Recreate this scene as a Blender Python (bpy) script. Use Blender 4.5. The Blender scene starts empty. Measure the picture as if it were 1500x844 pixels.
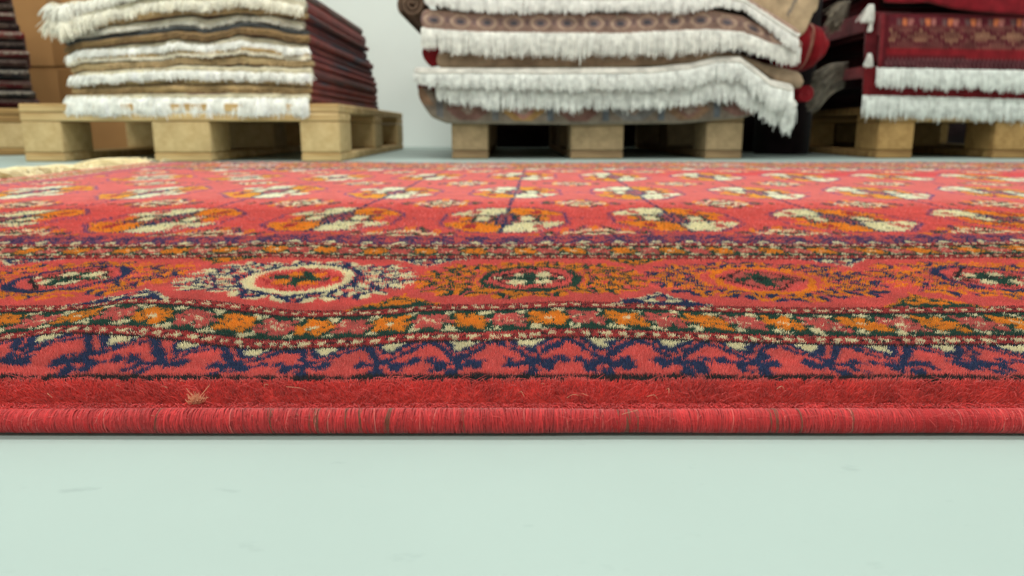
import bpy, math, random
import numpy as np
from mathutils import Vector

rng = np.random.default_rng(7)
random.seed(7)
SC = bpy.context.scene
COL = SC.collection
CAM_H = 0.083
PITCH = math.atan(234 / 1090)


# ------------------------------------------------------------------ helpers
def at(px, py, d):
    """photo pixel + real ground distance -> world x, z"""
    xv = (px - 750) / 1090.0
    yv = (422 - py) / 1090.0
    dy = math.cos(PITCH) + yv * math.sin(PITCH)
    dz = -math.sin(PITCH) + yv * math.cos(PITCH)
    t = d / dy
    return xv * t, CAM_H + dz * t


def lin(c):
    r = []
    for v in c[:3]:
        v = v / 255.0
        r.append(v / 12.92 if v <= 0.04045 else ((v + 0.055) / 1.055) ** 2.4)
    return np.array(r + [1.0])


def smooth(a, b, x):
    t = np.clip((np.asarray(x, float) - a) / (b - a), 0, 1)
    return t * t * (3 - 2 * t)


def vnoise(x, y, seed=0):
    """smooth value noise in [-1,1]"""
    x = np.asarray(x, float); y = np.asarray(y, float)
    xi = np.floor(x).astype(np.int64); yi = np.floor(y).astype(np.int64)
    fx = x - xi; fy = y - yi
    fx = fx * fx * (3 - 2 * fx); fy = fy * fy * (3 - 2 * fy)

    def h(a, b):
        n = (a * 374761393 + b * 668265263 + seed * 1442695041) & 0xFFFFFFFF
        n = ((n ^ (n >> 13)) * 1274126177) & 0xFFFFFFFF
        n = n ^ (n >> 16)
        return (n & 0xFFFF) / 32767.5 - 1
    return (h(xi, yi) * (1 - fx) + h(xi + 1, yi) * fx) * (1 - fy) + (h(xi, yi + 1) * (1 - fx) + h(xi + 1, yi + 1) * fx) * fy


def tag(o, label=None, cat=None, group=None, kind=None):
    if label: o['label'] = label
    if cat: o['category'] = cat
    if group: o['group'] = group
    if kind: o['kind'] = kind
    return o


def empty(name, loc=(0, 0, 0)):
    o = bpy.data.objects.new(name, None)
    o.location = loc
    COL.objects.link(o)
    return o


def mesh_obj(name, verts, faces, mat, parent=None, colors=None, smooth_sh=True, quads=None):
    me = bpy.data.meshes.new(name)
    if quads is not None:
        v = np.asarray(verts, np.float32); q = np.asarray(quads, np.int32)
        me.vertices.add(len(v)); me.vertices.foreach_set('co', v.ravel())
        me.loops.add(q.size); me.loops.foreach_set('vertex_index', q.ravel())
        me.polygons.add(len(q))
        me.polygons.foreach_set('loop_start', np.arange(0, q.size, 4, dtype=np.int32))
        me.update(calc_edges=True)
    else:
        me.from_pydata([tuple(map(float, p)) for p in verts], [], [tuple(f) for f in faces])
    if colors is not None:
        a = me.color_attributes.new('Col', 'FLOAT_COLOR', 'POINT')
        a.data.foreach_set('color', np.asarray(colors, np.float32).ravel())
    me.polygons.foreach_set('use_smooth', [smooth_sh] * len(me.polygons))
    me.materials.append(mat)
    me.update()
    o = bpy.data.objects.new(name, me)
    COL.objects.link(o)
    if parent is not None:
        o.parent = parent
        o.matrix_parent_inverse.identity()
        o.location = -Vector(parent.location) if abs(parent.rotation_euler.z) < .2 else Vector((0, 0, 0))
    return o


def hair_obj(name, P, R, C, mat, parent=None, kind=None):
    """P (N,K,3) strand points, R (K,) or (N,K) radius, C (N,4)"""
    P = np.asarray(P, np.float32)
    n, k = P.shape[:2]
    hc = bpy.data.hair_curves.new(name)
    hc.add_curves([k] * n)
    hc.attributes['position'].data.foreach_set('vector', P.ravel())
    rr = np.broadcast_to(np.asarray(R, np.float32), (n, k)).ravel().copy()
    ra = hc.attributes.get('radius') or hc.attributes.new('radius', 'FLOAT', 'POINT')
    ra.data.foreach_set('value', rr)
    ca = hc.attributes.new('Col', 'FLOAT_COLOR', 'CURVE')
    ca.data.foreach_set('color', np.asarray(C, np.float32).ravel())
    hc.materials.append(mat)
    o = bpy.data.objects.new(name, hc)
    COL.objects.link(o)
    if parent is not None:
        o.parent = parent
        o.location = -Vector(parent.location) if abs(parent.rotation_euler.z) < .2 else Vector((0, 0, 0))
    if kind: o['kind'] = kind
    return o


# ---------------------------------------------------------------- materials
def new_mat(name):
    m = bpy.data.materials.new(name)
    m.use_nodes = True
    nt = m.node_tree
    return m, nt, nt.nodes['Principled BSDF']


def fibre_mat(name, rough=0.85, sheen=0.3, bump=0.0, bscale=600, tint=(1, 1, 1), vary=0.25, vscale=40, spec=0.15):
    m, nt, b = new_mat(name)
    at_ = nt.nodes.new('ShaderNodeAttribute'); at_.attribute_name = 'Col'
    n = nt.nodes.new('ShaderNodeTexNoise'); n.inputs['Scale'].default_value = vscale
    n.inputs['Detail'].default_value = 4
    tc = nt.nodes.new('ShaderNodeTexCoord')
    nt.links.new(tc.outputs['Object'], n.inputs['Vector'])
    mr = nt.nodes.new('ShaderNodeMapRange')
    mr.inputs['From Min'].default_value = 0.3; mr.inputs['From Max'].default_value = 0.7
    mr.inputs['To Min'].default_value = 1 - vary; mr.inputs['To Max'].default_value = 1 + vary * 0.6
    nt.links.new(n.outputs['Fac'], mr.inputs['Value'])
    mx = nt.nodes.new('ShaderNodeVectorMath'); mx.operation = 'SCALE'
    nt.links.new(at_.outputs['Color'], mx.inputs[0]); nt.links.new(mr.outputs['Result'], mx.inputs['Scale'])
    nt.links.new(mx.outputs['Vector'], b.inputs['Base Color'])
    b.inputs['Roughness'].default_value = rough
    b.inputs['Specular IOR Level'].default_value = spec
    b.inputs['Sheen Weight'].default_value = sheen
    b.inputs['Sheen Roughness'].default_value = 0.5
    if bump:
        n2 = nt.nodes.new('ShaderNodeTexNoise'); n2.inputs['Scale'].default_value = bscale; n2.inputs['Detail'].default_value = 3
        nt.links.new(tc.outputs['Object'], n2.inputs['Vector'])
        bp = nt.nodes.new('ShaderNodeBump'); bp.inputs['Strength'].default_value = bump; bp.inputs['Distance'].default_value = 0.002
        nt.links.new(n2.outputs['Fac'], bp.inputs['Height']); nt.links.new(bp.outputs['Normal'], b.inputs['Normal'])
    return m


def wood_mat(name, c1, c2, scale=1.0, axis='x'):
    m, nt, b = new_mat(name)
    tc = nt.nodes.new('ShaderNodeTexCoord')
    mp = nt.nodes.new('ShaderNodeMapping')
    mp.inputs['Scale'].default_value = (4, 50, 50) if axis == 'x' else ((50, 4, 50) if axis == 'y' else (90, 90, 90))
    n = nt.nodes.new('ShaderNodeTexNoise'); n.inputs['Scale'].default_value = scale; n.inputs['Detail'].default_value = 6
    n.inputs['Distortion'].default_value = 0.6
    r = nt.nodes.new('ShaderNodeValToRGB')
    r.color_ramp.elements[0].position = 0.3; r.color_ramp.elements[0].color = lin(c1)
    r.color_ramp.elements[1].position = 0.68; r.color_ramp.elements[1].color = lin(c2)
    nt.links.new(tc.outputs['Object'], mp.inputs['Vector']); nt.links.new(mp.outputs['Vector'], n.inputs['Vector'])
    nt.links.new(n.outputs['Fac'], r.inputs['Fac'])
    # broad blotches
    n2 = nt.nodes.new('ShaderNodeTexNoise'); n2.inputs['Scale'].default_value = 9; n2.inputs['Detail'].default_value = 3
    nt.links.new(tc.outputs['Object'], n2.inputs['Vector'])
    mr = nt.nodes.new('ShaderNodeMapRange'); mr.inputs['To Min'].default_value = 0.72; mr.inputs['To Max'].default_value = 1.2
    nt.links.new(n2.outputs['Fac'], mr.inputs['Value'])
    mx = nt.nodes.new('ShaderNodeVectorMath'); mx.operation = 'SCALE'
    nt.links.new(r.outputs['Color'], mx.inputs[0]); nt.links.new(mr.outputs['Result'], mx.inputs['Scale'])
    nt.links.new(mx.outputs['Vector'], b.inputs['Base Color'])
    b.inputs['Roughness'].default_value = 0.8
    bp = nt.nodes.new('ShaderNodeBump'); bp.inputs['Strength'].default_value = 0.3; bp.inputs['Distance'].default_value = 0.002
    nt.links.new(n.outputs['Fac'], bp.inputs['Height']); nt.links.new(bp.outputs['Normal'], b.inputs['Normal'])
    return m


def paint_mat(name, c, rough=0.6, mottled=0.03, specks=False, spec=0.4):
    m, nt, b = new_mat(name)
    tc = nt.nodes.new('ShaderNodeTexCoord')
    n = nt.nodes.new('ShaderNodeTexNoise'); n.inputs['Scale'].default_value = 6; n.inputs['Detail'].default_value = 6
    nt.links.new(tc.outputs['Object'], n.inputs['Vector'])
    base = lin(c)
    r = nt.nodes.new('ShaderNodeValToRGB')
    r.color_ramp.elements[0].position = 0.3
    r.color_ramp.elements[0].color = tuple(base[:3] * (1 - mottled)) + (1,)
    r.color_ramp.elements[1].position = 0.7
    r.color_ramp.elements[1].color = tuple(base[:3] * (1 + mottled)) + (1,)
    nt.links.new(n.outputs['Fac'], r.inputs['Fac'])
    out = r.outputs['Color']
    if specks:
        # scattered scuffs and grey specks in the floor paint, streaked along x
        mp = nt.nodes.new('ShaderNodeMapping'); mp.inputs['Scale'].default_value = (60, 140, 1)
        mp.inputs['Rotation'].default_value = (0, 0, 0.3)
        v = nt.nodes.new('ShaderNodeTexNoise'); v.inputs['Scale'].default_value = 1.0; v.inputs['Detail'].default_value = 4
        v.inputs['Roughness'].default_value = 0.55
        nt.links.new(tc.outputs['Object'], mp.inputs['Vector']); nt.links.new(mp.outputs['Vector'], v.inputs['Vector'])
        mr = nt.nodes.new('ShaderNodeMapRange')
        mr.inputs['From Min'].default_value = 0.66; mr.inputs['From Max'].default_value = 0.74
        mr.inputs['To Min'].default_value = 0.0; mr.inputs['To Max'].default_value = 0.26
        nt.links.new(v.outputs['Fac'], mr.inputs['Value'])
        mx = nt.nodes.new('ShaderNodeMix'); mx.data_type = 'RGBA'
        nt.links.new(mr.outputs['Result'], mx.inputs['Factor'])
        nt.links.new(out, mx.inputs['A']); mx.inputs['B'].default_value = lin((120, 135, 135))
        out = mx.outputs['Result']
        n3 = nt.nodes.new('ShaderNodeTexNoise'); n3.inputs['Scale'].default_value = 90; n3.inputs['Detail'].default_value = 4
        nt.links.new(tc.outputs['Object'], n3.inputs['Vector'])
        bp = nt.nodes.new('ShaderNodeBump'); bp.inputs['Strength'].default_value = 0.10; bp.inputs['Distance'].default_value = 0.002
        nt.links.new(n3.outputs['Fac'], bp.inputs['Height']); nt.links.new(bp.outputs['Normal'], b.inputs['Normal'])
    nt.links.new(out, b.inputs['Base Color'])
    b.inputs['Roughness'].default_value = rough
    b.inputs['Specular IOR Level'].default_value = spec
    return m


M_floor = paint_mat('floor_paint', (167, 184, 178), 0.5, 0.05, True, 0.3)
M_wall = paint_mat('wall_paint', (240, 246, 241), 0.8, 0.015)
M_ceil = paint_mat('ceiling_paint', (225, 228, 225), 0.9, 0.01)
M_pile = fibre_mat('wool_pile', 0.8, 0.32, vary=0.14, vscale=70, spec=0.2)
M_body = fibre_mat('wool_knots', 0.9, 0.12, 0.5, 900, vary=0.15, vscale=60)
M_bind = fibre_mat('wound_wool', 0.6, 0.05, 0.4, 2200, vary=0.25, vscale=260, spec=0.25)
M_fringe = fibre_mat('cotton_fringe', 0.9, 0.2, vary=0.25, vscale=60)
M_rug = fibre_mat('folded_rug', 0.95, 0.12, 0.5, 400, vary=0.3, vscale=35, spec=0.1)
M_wood_l = wood_mat('pale_pine', (186, 148, 92), (232, 202, 148), 1.0)
M_wood_c = wood_mat('aged_pine', (118, 92, 62), (178, 148, 108), 1.0)
M_wood_r = wood_mat('brown_pine', (128, 92, 48), (188, 150, 92), 1.0)
M_block_l = wood_mat('pale_chipwood', (196, 164, 112), (216, 188, 136), .5, 'n')
M_block_c = wood_mat('aged_chipwood', (140, 118, 86), (168, 142, 106), .5, 'n')
M_block_r = wood_mat('brown_chipwood', (150, 114, 64), (180, 142, 86), .5, 'n')
M_card = paint_mat('cardboard', (176, 128, 78), 0.85, 0.08)
M_tape = paint_mat('packing_tape', (150, 108, 66), 0.35, 0.03)

# ------------------------------------------------------------------ setting
BACK = 3.50


def struct_box(name, a, b, mat):
    (x0, y0, z0), (x1, y1, z1) = a, b
    v = [(x0, y0, z0), (x1, y0, z0), (x1, y1, z0), (x0, y1, z0), (x0, y0, z1), (x1, y0, z1), (x1, y1, z1), (x0, y1, z1)]
    f = [(0, 3, 2, 1), (4, 5, 6, 7), (0, 1, 5, 4), (1, 2, 6, 5), (2, 3, 7, 6), (3, 0, 4, 7)]
    return tag(mesh_obj(name, v, f, mat, smooth_sh=False), kind='structure')


struct_box('floor', (-4, -4, -0.1), (4.5, BACK, 0), M_floor)
struct_box('wall_back', (-4, BACK, -0.1), (4.5, BACK + 0.1, 3.0), M_wall)
struct_box('wall_left', (-4.1, -4, -0.1), (-4, BACK + 0.1, 3.0), M_wall)
struct_box('wall_right', (4.5, -4, -0.1), (4.6, BACK + 0.1, 3.0), M_wall)
struct_box('wall_front', (-4.1, -4.1, -0.1), (4.6, -4, 3.0), M_wall)
struct_box('ceiling', (-4.1, -4.1, 3.0), (4.6, BACK + 0.1, 3.1), M_ceil)

for (x, y, e) in [(-2.2, 0.8, 1), (0.0, 0.8, 1.1), (2.4, 0.8, .9), (-2.2, -1.6, 1), (0.2, -1.6, 1), (2.6, -1.6, 1), (-.5, 2.35, .7)]:
    l = bpy.data.lights.new('ceiling_lamp', 'AREA')
    l.shape = 'RECTANGLE'; l.size = 1.5; l.size_y = 0.35
    l.energy = 30 * e
    l.color = (1.0, 0.985, 0.95)
    o = bpy.data.objects.new('ceiling_lamp', l)
    o.location = (x, y, 2.97)
    COL.objects.link(o)

# ------------------------------------------------------------------ the rug pattern (one cell = one knot)
DU = 0.0013
U0, U1 = -0.95, 1.45
V0, V1 = 0.19, 1.63
NU = int((U1 - U0) / DU); NV = int((V1 - V0) / DU)
uu, vv = np.meshgrid(U0 + (np.arange(NU) + .5) * DU, V0 + (np.arange(NV) + .5) * DU)   # [v,u]
PAL_RGB = dict(R=(231, 106, 99), K=(34, 28, 32), B=(36, 58, 104), G=(24, 80, 62), O=(242, 154, 30), W=(240, 230, 192),
               P=(212, 108, 100), U=(118, 76, 124), D=(196, 62, 62), E=(220, 68, 60))
KEYS = list(PAL_RGB)
ID = {k: i for i, k in enumerate(KEYS)}
PAL = np.array([lin(PAL_RGB[k]) for k in KEYS])
D = np.zeros((NV, NU), np.uint8)
jn = 0.0016
ju = uu + jn * vnoise(uu / .0048, vv / .0060, 3) + .0006 * vnoise(uu / .0026, vv / .0026, 5)
jv = vv + 1.3 * jn * vnoise(uu / .0048, vv / .0060, 4) + .0008 * vnoise(uu / .0026, vv / .0026, 6)
r1 = rng.random((NV, NU))


def put(mask, k, sl=None):
    if sl is None:
        D[mask] = ID[k]
    else:
        D[sl][mask] = ID[k]


def rows(v0, v1):
    a = max(0, int((v0 - V0) / DU)); b = min(NV, int(math.ceil((v1 - V0) / DU)))
    return slice(a, b)


def win(u0, u1, v0, v1):
    a = max(0, int((u0 - U0) / DU)); b = min(NU, int((u1 - U0) / DU) + 1)
    return (rows(v0, v1), slice(a, b))


def flower_band(A, X, w, sub, rr, ph=0.0, soft=False):
    """A along, X across (0..w). writes into sub"""
    T = 0.0297
    sub[...] = ID['G']
    p = (A + ph + (X - w / 2) * 0.18) / T
    k = np.floor(p * 2); q = (p * 2 - k - .5) * T / 2       # half-period cells
    y = X - w / 2
    ang = np.arctan2(y / 1.15, q)
    rad = np.hypot(q, y / 1.45)
    R = 0.0074 * (1 + .17 * np.cos(6 * ang + .6))
    org = (k.astype(int) % 2 == 0)
    m = rad < R
    sub[m & org] = ID['O']
    sub[m & ~org] = ID['P']
    core = (rad < .0016) & (k.astype(int) % 3 != 1)
    sub[core] = ID['W']
    spk = m & (rad > .0035) & (((np.cos(ang * 6) < -.75) & (rad < .0062)) | (rr > .93))
    sub[spk & ~org] = ID['G']
    sub[spk & org & (rr > .45)] = ID['G']
    sub[m & org & (rr > .95)] = ID['G']
    sub[m & ~org & (rr < .30)] = ID['R']
    sub[m & ~org & (rr > .93)] = ID['W']
    # cream sprigs between the flowers near both edges
    e = np.minimum(X, w - X)
    s = (np.abs(np.abs(q) - T / 4) < .0036 * (1 - e / .009)) & (e < .0075) & (e > .001)
    sub[s & (rr > .12)] = ID['W']


def beads(A, X, w, sub, rr):
    f = X / w
    sub[...] = ID['D']
    sub[(f < .13) | (f > .87)] = ID['K']
    c = (np.floor(A / .0029).astype(int) % 2 == 0)
    m = (f > .36) & (f < .66)
    sub[m & c] = ID['W']
    sub[m & ~c & (rr > .5)] = ID['K']
    m2 = (f > .13) & (f < .3)
    sub[m2 & (rr > .82)] = ID['W']
    m3 = (f > .70) & (f < .87)
    sub[m3 & (rr > .75)] = ID['P']


def trefoil(A, S, sub, navy='B', T=.0232, L=.037, ph=0.0):
    """S from 0 (bead side) to L (edge side)"""
    p = (((A + ph) / T) % 1 - .5) * T
    idx = np.floor((A + ph) / T)
    sgn = np.where(idx.astype(int) % 2 == 0, 1, -1)
    q = p * sgn
    a = np.abs(p)
    sub[...] = ID['R']
    zz = np.abs(S - (1 - a / (T / 2)) * .60 * L) < .0034
    nv = zz & (S < .7 * L)
    nv |= (a < .0019) & (S > .5 * L) & (S < .97 * L)
    nv |= (np.abs(q - .0052) < .0022) & (S > .62 * L) & (S < .86 * L)
    nv |= (np.abs(q + .0060) < .0019) & (S > .52 * L) & (S < .78 * L)
    nv |= (np.abs(S - .66 * L) < .0026) & (a < .0066)
    nv |= (np.abs(q - .0092) < .0016) & (S > .50 * L) & (S < .66 * L)
    nv |= (a < .0078 * (1 - S / .018)) & (S < .015)
    nv &= ~((np.abs(q - .0012) < .0012) & (np.abs(S - .74 * L) < .0014))
    sub[nv] = ID[navy]
    sub[(a < .0050 * (1 - S / .012)) & (S < .0095) & (S > .001)] = ID['W']


def near_border():
    sl = (rows(V0, .2052), slice(0, NU)); D[sl] = ID['E']
    sl = (rows(.2050, .2450), slice(0, NU)); trefoil(ju[sl], .2450 - jv[sl], D[sl], 'B', L=.0385, ph=.0065)
    sl = (rows(.2050, .2120), slice(0, NU))
    wl = .2072 + .0007 * vnoise(uu[sl] / .012, vv[sl] * 0, 44)
    put((np.abs(vv[sl] - wl) < .0019 + .0009 * vnoise(uu[sl] / .004, vv[sl] * 0, 45)), 'K', sl)
    sl = (rows(.2440, .2570), slice(0, NU)); beads(ju[sl], vv[sl] - .2440 + .0006 * vnoise(uu[sl] / .01, vv[sl] / .01), .013, D[sl], r1[sl])
    sl = (rows(.2570, .2885), slice(0, NU)); flower_band(ju[sl], jv[sl] - .2570, .0315, D[sl], r1[sl], ph=-.0034)
    sl = (rows(.2885, .3000), slice(0, NU)); beads(ju[sl] + .001, .3000 - vv[sl], .0115, D[sl], r1[sl])
    sl = (rows(.3000, .4130), slice(0, NU)); D[sl] = ID['R']
    styles = ['A', 'B', 'C', 'D']
    for k in range(-7, 13):
        uc = .0030 + .1125 * k
        st = styles[(k + 2) % 4]
        medallion(uc, .3560, st)
        um = uc + .0560
        blue = (k % 2 == 0)
        triangle(um, .3000, +1, blue)
        triangle(um, .4125, -1, not blue)
    sl = (rows(.4130, .4245), slice(0, NU)); beads(ju[sl], vv[sl] - .4130, .0115, D[sl], r1[sl])
    sl = (rows(.4245, .4560), slice(0, NU)); flower_band(ju[sl], jv[sl] - .4245, .0315, D[sl], r1[sl], ph=.010)
    sl = (rows(.4560, .4680), slice(0, NU)); beads(ju[sl], .4680 - vv[sl], .012, D[sl], r1[sl])
    sl = (rows(.4680, .5060), slice(0, NU)); trefoil(ju[sl], jv[sl] - .4680, D[sl], 'B', L=.036)
    D[sl][(D[sl] == ID['B']) & (r1[sl] > .38)] = ID['U']
    D[sl][(D[sl] == ID['R']) & (r1[sl] > .80)] = ID['U']
    D[sl][(D[sl] == ID['R']) & (r1[sl] > .60)] = ID['P']


def triangle(uc, vb, sg, blue):
    sl = win(uc - .04, uc + .04, vb - .03, vb + .03)
    x = np.abs(ju[sl] - uc); y = (jv[sl] - vb) * sg
    w = .021 * (1 - y / .0235) ** 1.25 if False else .021 * np.clip(1 - y / .0235, 0, 1) ** 1.25
    m = (y > -.002) & (y < .0235) & (x < w)
    rim = m & ((x > w - .0030) | (y > .020))
    put(m, 'B' if blue else 'G', sl)
    put(rim & ((r1[sl] > .35) if blue else (r1[sl] > .25)), 'W' if blue else 'O', sl)
    dots = m & (np.hypot(x - .005, (y - .006)) < .0030)
    put(dots, 'W' if blue else 'O', sl)
    put(m & (x < .0026) & (np.abs(y - .010) < .004), 'P' if blue else 'O', sl)


def medallion(uc, vc, st):
    sl = win(uc - .06, uc + .06, vc - .06, vc + .06)
    x = ju[sl] - uc; y = jv[sl] - vc
    ring = {'A': 'B', 'B': 'W', 'C': 'G', 'D': 'O'}[st]
    leaf = {'A': 'O', 'B': 'W', 'C': 'O', 'D': 'B'}[st]
    shade = {'A': 'B', 'B': 'B', 'C': 'G', 'D': 'O'}[st]
    lx, ly = .0052, .0022
    ns_ = 14
    for i in range(ns_):
        th0 = 2 * math.pi * (i + .5) / ns_
        for j, rh_ in enumerate((.66, .82, .97)):
            if j == 2 and abs(math.sin(th0)) > .8: continue
            for sd in (-1, 1):
                off_ = .0050 * (1.0 - .15 * j)
                cx = rh_ * .0545 * math.cos(th0) - sd * off_ * math.sin(th0)
                cy = rh_ * .0530 * math.sin(th0) + sd * off_ * math.cos(th0)
                if abs(cy) > .0525: continue
                an = th0 + sd * .65
                ca, sa = math.cos(an), math.sin(an)
                p_ = (x - cx) * ca + (y - cy) * sa; q_ = -(x - cx) * sa + (y - cy) * ca
                if st != 'A' or (i + j) % 3 != 0:
                    put(((p_ + .0010) / (lx * 1.25)) ** 2 + ((q_ - .0020 * sd) / (ly * 1.30)) ** 2 < 1, shade, sl)
                put((p_ / lx) ** 2 + (q_ / ly) ** 2 < 1, leaf, sl)
    # the ring, an ellipse longer across the border
    e = np.hypot(x / .0245, y / .0330)
    put(e < 1.0, 'R', sl)
    tw = .10 if st == 'B' else .085
    rg = np.abs(e - .93) < tw
    put(rg, ring, sl)
    if st == 'B':
        put(np.abs(e - 1.10) < .05, 'B', sl)
    if st in 'CA':
        put((np.abs(e - 1.12) < .06) & (r1[sl] > .4), 'O', sl)
    # thin rhombus and the little star in the middle
    rh = np.abs(x) / .0205 + np.abs(y) / .0280
    put((np.abs(rh - .93) < .07) & (e < .85), 'K' if st != 'B' else 'D', sl)
    X = np.abs(x); Y = np.abs(y) / 1.55
    arm, pet = ('G', 'W') if st in 'AC' else (('G', 'O') if st == 'B' else ('G', 'P'))
    put(((X < .0035) & (Y < .0105)) | ((Y < .0030) & (X < .0135) & (X > .004)), arm, sl)
    put((np.hypot(X - .0062, (Y - .0060) * 1.0) < .0036), pet, sl)
    put((X < .0021) & (Y < .0021), 'K', sl)
    put((Y < .0016) & (np.abs(X - .0160) < .0018), pet, sl)


def gul(uc, vc, flip):
    sl = win(uc - .07, uc + .07, vc - .11, vc + .11)
    x = ju[sl] - uc; y = jv[sl] - vc
    X = np.abs(x) / .0530; Y = np.abs(y) / .084
    o = np.maximum(np.maximum(X, Y), (X + Y) / 1.42)
    step = (np.floor(np.abs(y) / .0062) % 2) * .03
    inn = (o + step) < .90
    put((o > .90) & (o < .965) & (r1[sl] > .25), 'U', sl)
    quad = (x * y * (1 if flip else -1)) > 0
    # speckled outer field
    put(inn & (X > .70) & (r1[sl] > .45), 'O', sl)
    put(inn & (X > .70) & (r1[sl] < .18), 'G', sl)
    body = inn & (X < .86) & (Y > .20)
    put(body & quad, 'W', sl)
    put(body & ~quad, 'O', sl)
    put(body & quad & (np.abs(X - .52) < .08) & (np.abs(Y - .52) < .13), 'P', sl)
    put(body & ~quad & (np.abs(X - .46) < .09) & (np.abs(Y - .5) < .14), 'D', sl)
    put(body & (r1[sl] > .94), 'G', sl)
    mid = inn & (Y < .24)
    put(mid, 'R', sl)
    put(mid & (X < .62) & (r1[sl] > .35), 'G', sl)
    put((np.abs(X - .34) < .10) & (Y < .16), 'W', sl)
    put((np.abs(X - .62) < .08) & (Y < .13), 'O', sl)
    put((X < .13) & (Y < .46) & (r1[sl] > .15), 'B', sl)
    put((X < .085) & (Y < .34), 'P', sl)
    put((np.abs(Y - .24) < .028) & (X < .62) & (r1[sl] > .2), 'B', sl)


def minor(uc, vc, s=1.0, half=0):
    sl = win(uc - .05, uc + .05, vc - .06, vc + .06)
    x = ju[sl] - uc; y = jv[sl] - vc
    X = np.abs(x) / (.044 * s); Y = np.abs(y) / (.046 * s)
    o = X + Y + .10 * np.cos(x / .0022)
    m = o < 1.0
    if half: m &= (y * half > 0)
    put(m & (r1[sl] > .25), 'P', sl)
    put(m & (np.abs(o - .82) < .13) & (r1[sl] > .35), 'U', sl)
    put(m & (o > .62) & (np.cos(x / .0035) > .45) & (r1[sl] > .3), 'O', sl)
    put(m & (o > .55) & (np.cos(x / .0035) < -.6) & (r1[sl] > .35), 'G', sl)
    put(m & (np.abs(o - .55) < .10) & (r1[sl] > .25), 'W', sl)
    put(m & (o < .40) & (r1[sl] > .35), 'G', sl)
    put(m & (o < .18), 'W', sl)
    k = (Y < .12) & (X > 1.05) & (X < 1.35)
    if not half: put(k, 'G', sl)


def field():
    for k in range(-7, 11):
        uc = -.0215 + .1355 * k
        for i, vc in enumerate((.600, .845, 1.105, 1.36)):
            gul(uc, vc, (i + 0) % 1 == 1)
        for vc, hf in ((.506, 1), (.722, 0), (.975, 0), (1.232, 0)):
            minor(uc + .068, vc, 1.0 if not hf else 1.15, hf)
        # dark blue line joining the guls of a column, and the paler cross lines
        sl = win(uc - .01, uc + .01, .515, 1.31)
        put((np.abs(ju[sl] - uc) < .0016) & (r1[sl] > .12), 'B', sl)
    for vc in (.600, .845, 1.105):
        sl = (rows(vc - .004, vc + .004), slice(0, NU))
        put((np.abs(jv[sl] - vc) < .0011) & (D[sl] == ID['R']) & (r1[sl] > .2), 'U', sl)


near_border()
field()
# far border mirrors the near one
i0 = int((1.325 - V0) / DU)
mirror = D[:int((V1 - 1.325) / DU)][::-1]
n_m = min(mirror.shape[0], NV - i0)
D[i0:i0 + n_m] = mirror[-n_m:] if n_m < mirror.shape[0] else mirror[:n_m]


def x_left(v):
    return -.648 - .086 * (v - .2)


# the border that runs along the left end
edge = uu + .04 * (vv - .2) - x_left(vv)
m = edge < .100
inner = (vv > .24) & (vv < 1.58)
tmp = np.full_like(D, ID['R'])
sel = m & inner
tmpf = np.zeros_like(D)
flower_band(vv, edge - .022, .030, tmpf, r1)
D[sel] = ID['R']
s2 = sel & (edge > .022) & (edge < .052)
D[s2] = tmpf[s2]
s3 = sel & (((edge > .012) & (edge < .022)) | ((edge > .052) & (edge < .062)))
D[s3] = np.where((np.floor(vv / .0029).astype(int) % 2 == 0) & (r1 > .2), ID['W'], ID['D'])[s3]
s4 = sel & (edge > .068) & (edge < .095) & ((np.floor((vv + edge) / .008).astype(int) % 3) == 0)
D[s4] = ID['U']

# colours per knot: small dye differences between knots, broad abrash bands
KC = PAL[D].astype(np.float32)
dye = 1 + .10 * (rng.random((NV, NU)) - .5) + .05 * vnoise(uu / .09, vv / .02, 9)
KC[..., :3] *= dye[..., None]
# more saturated red passage near the far side, towards the right
red_band = smooth(1.10, 1.14, vv) * (1 - smooth(1.20, 1.25, vv)) * smooth(.10, .3, uu) * (D == 0)
KC[..., 1] *= (1 - .55 * red_band); KC[..., 2] *= (1 - .45 * red_band)


def knot_colour(x, v):
    u = x - .04 * (v - .2)
    iu = np.clip(((u - U0) / DU).astype(int), 0, NU - 1)
    iv = np.clip(((v - V0) / DU).astype(int), 0, NV - 1)
    return KC[iv, iu], iv * 5003 + iu


# ------------------------------------------------------------------ the rug body
EDGE = 0.1985         # where the pile starts behind the bound edge
FAR = 1.615
# soft buckles in the first border, measured along the lower bead line
WX = np.array([-260, 0, 95, 150, 227, 284, 379, 460, 540, 600, 740, 835, 967, 1110, 1260, 1500, 1800])
WZ = -np.array([4, 2, -13, -11, -7, 1, 13, 11, 8, 0, -1, -7, -3, 3, 6, 5, 2]) / 4228.0


def buckle(x, v):
    X = x * 4228 + 750
    w = np.interp(X, WX, WZ)
    w = (w + np.interp(X - 25, WX, WZ) + np.interp(X + 25, WX, WZ)) / 3
    env = smooth(.203, .245, v) * (1 - .75 * smooth(.29, .36, v)) * (1 - smooth(.5, .9, v))
    return w * env + .0012 * vnoise(x / .11, v / .13, 21) * smooth(.22, .4, v) + .0015 * vnoise(x / .4, v / .3, 22) * smooth(.5, .8, v)


def top_z(x, v):
    """height of the pile tips"""
    t = np.clip((v - EDGE) / .0056, 0, 1)
    rise = np.sqrt(1 - (1 - t) ** 2)
    back = np.clip((FAR - v) / .006, 0, 1)
    return .0068 + .0054 * rise * np.sqrt(1 - (1 - back) ** 2) + buckle(x, v)


root = empty('oriental_rug', (0.3, 0.2, 0))
tag(root, 'large red oriental wool rug with medallions lying flat on the pale floor', 'rug')

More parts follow.
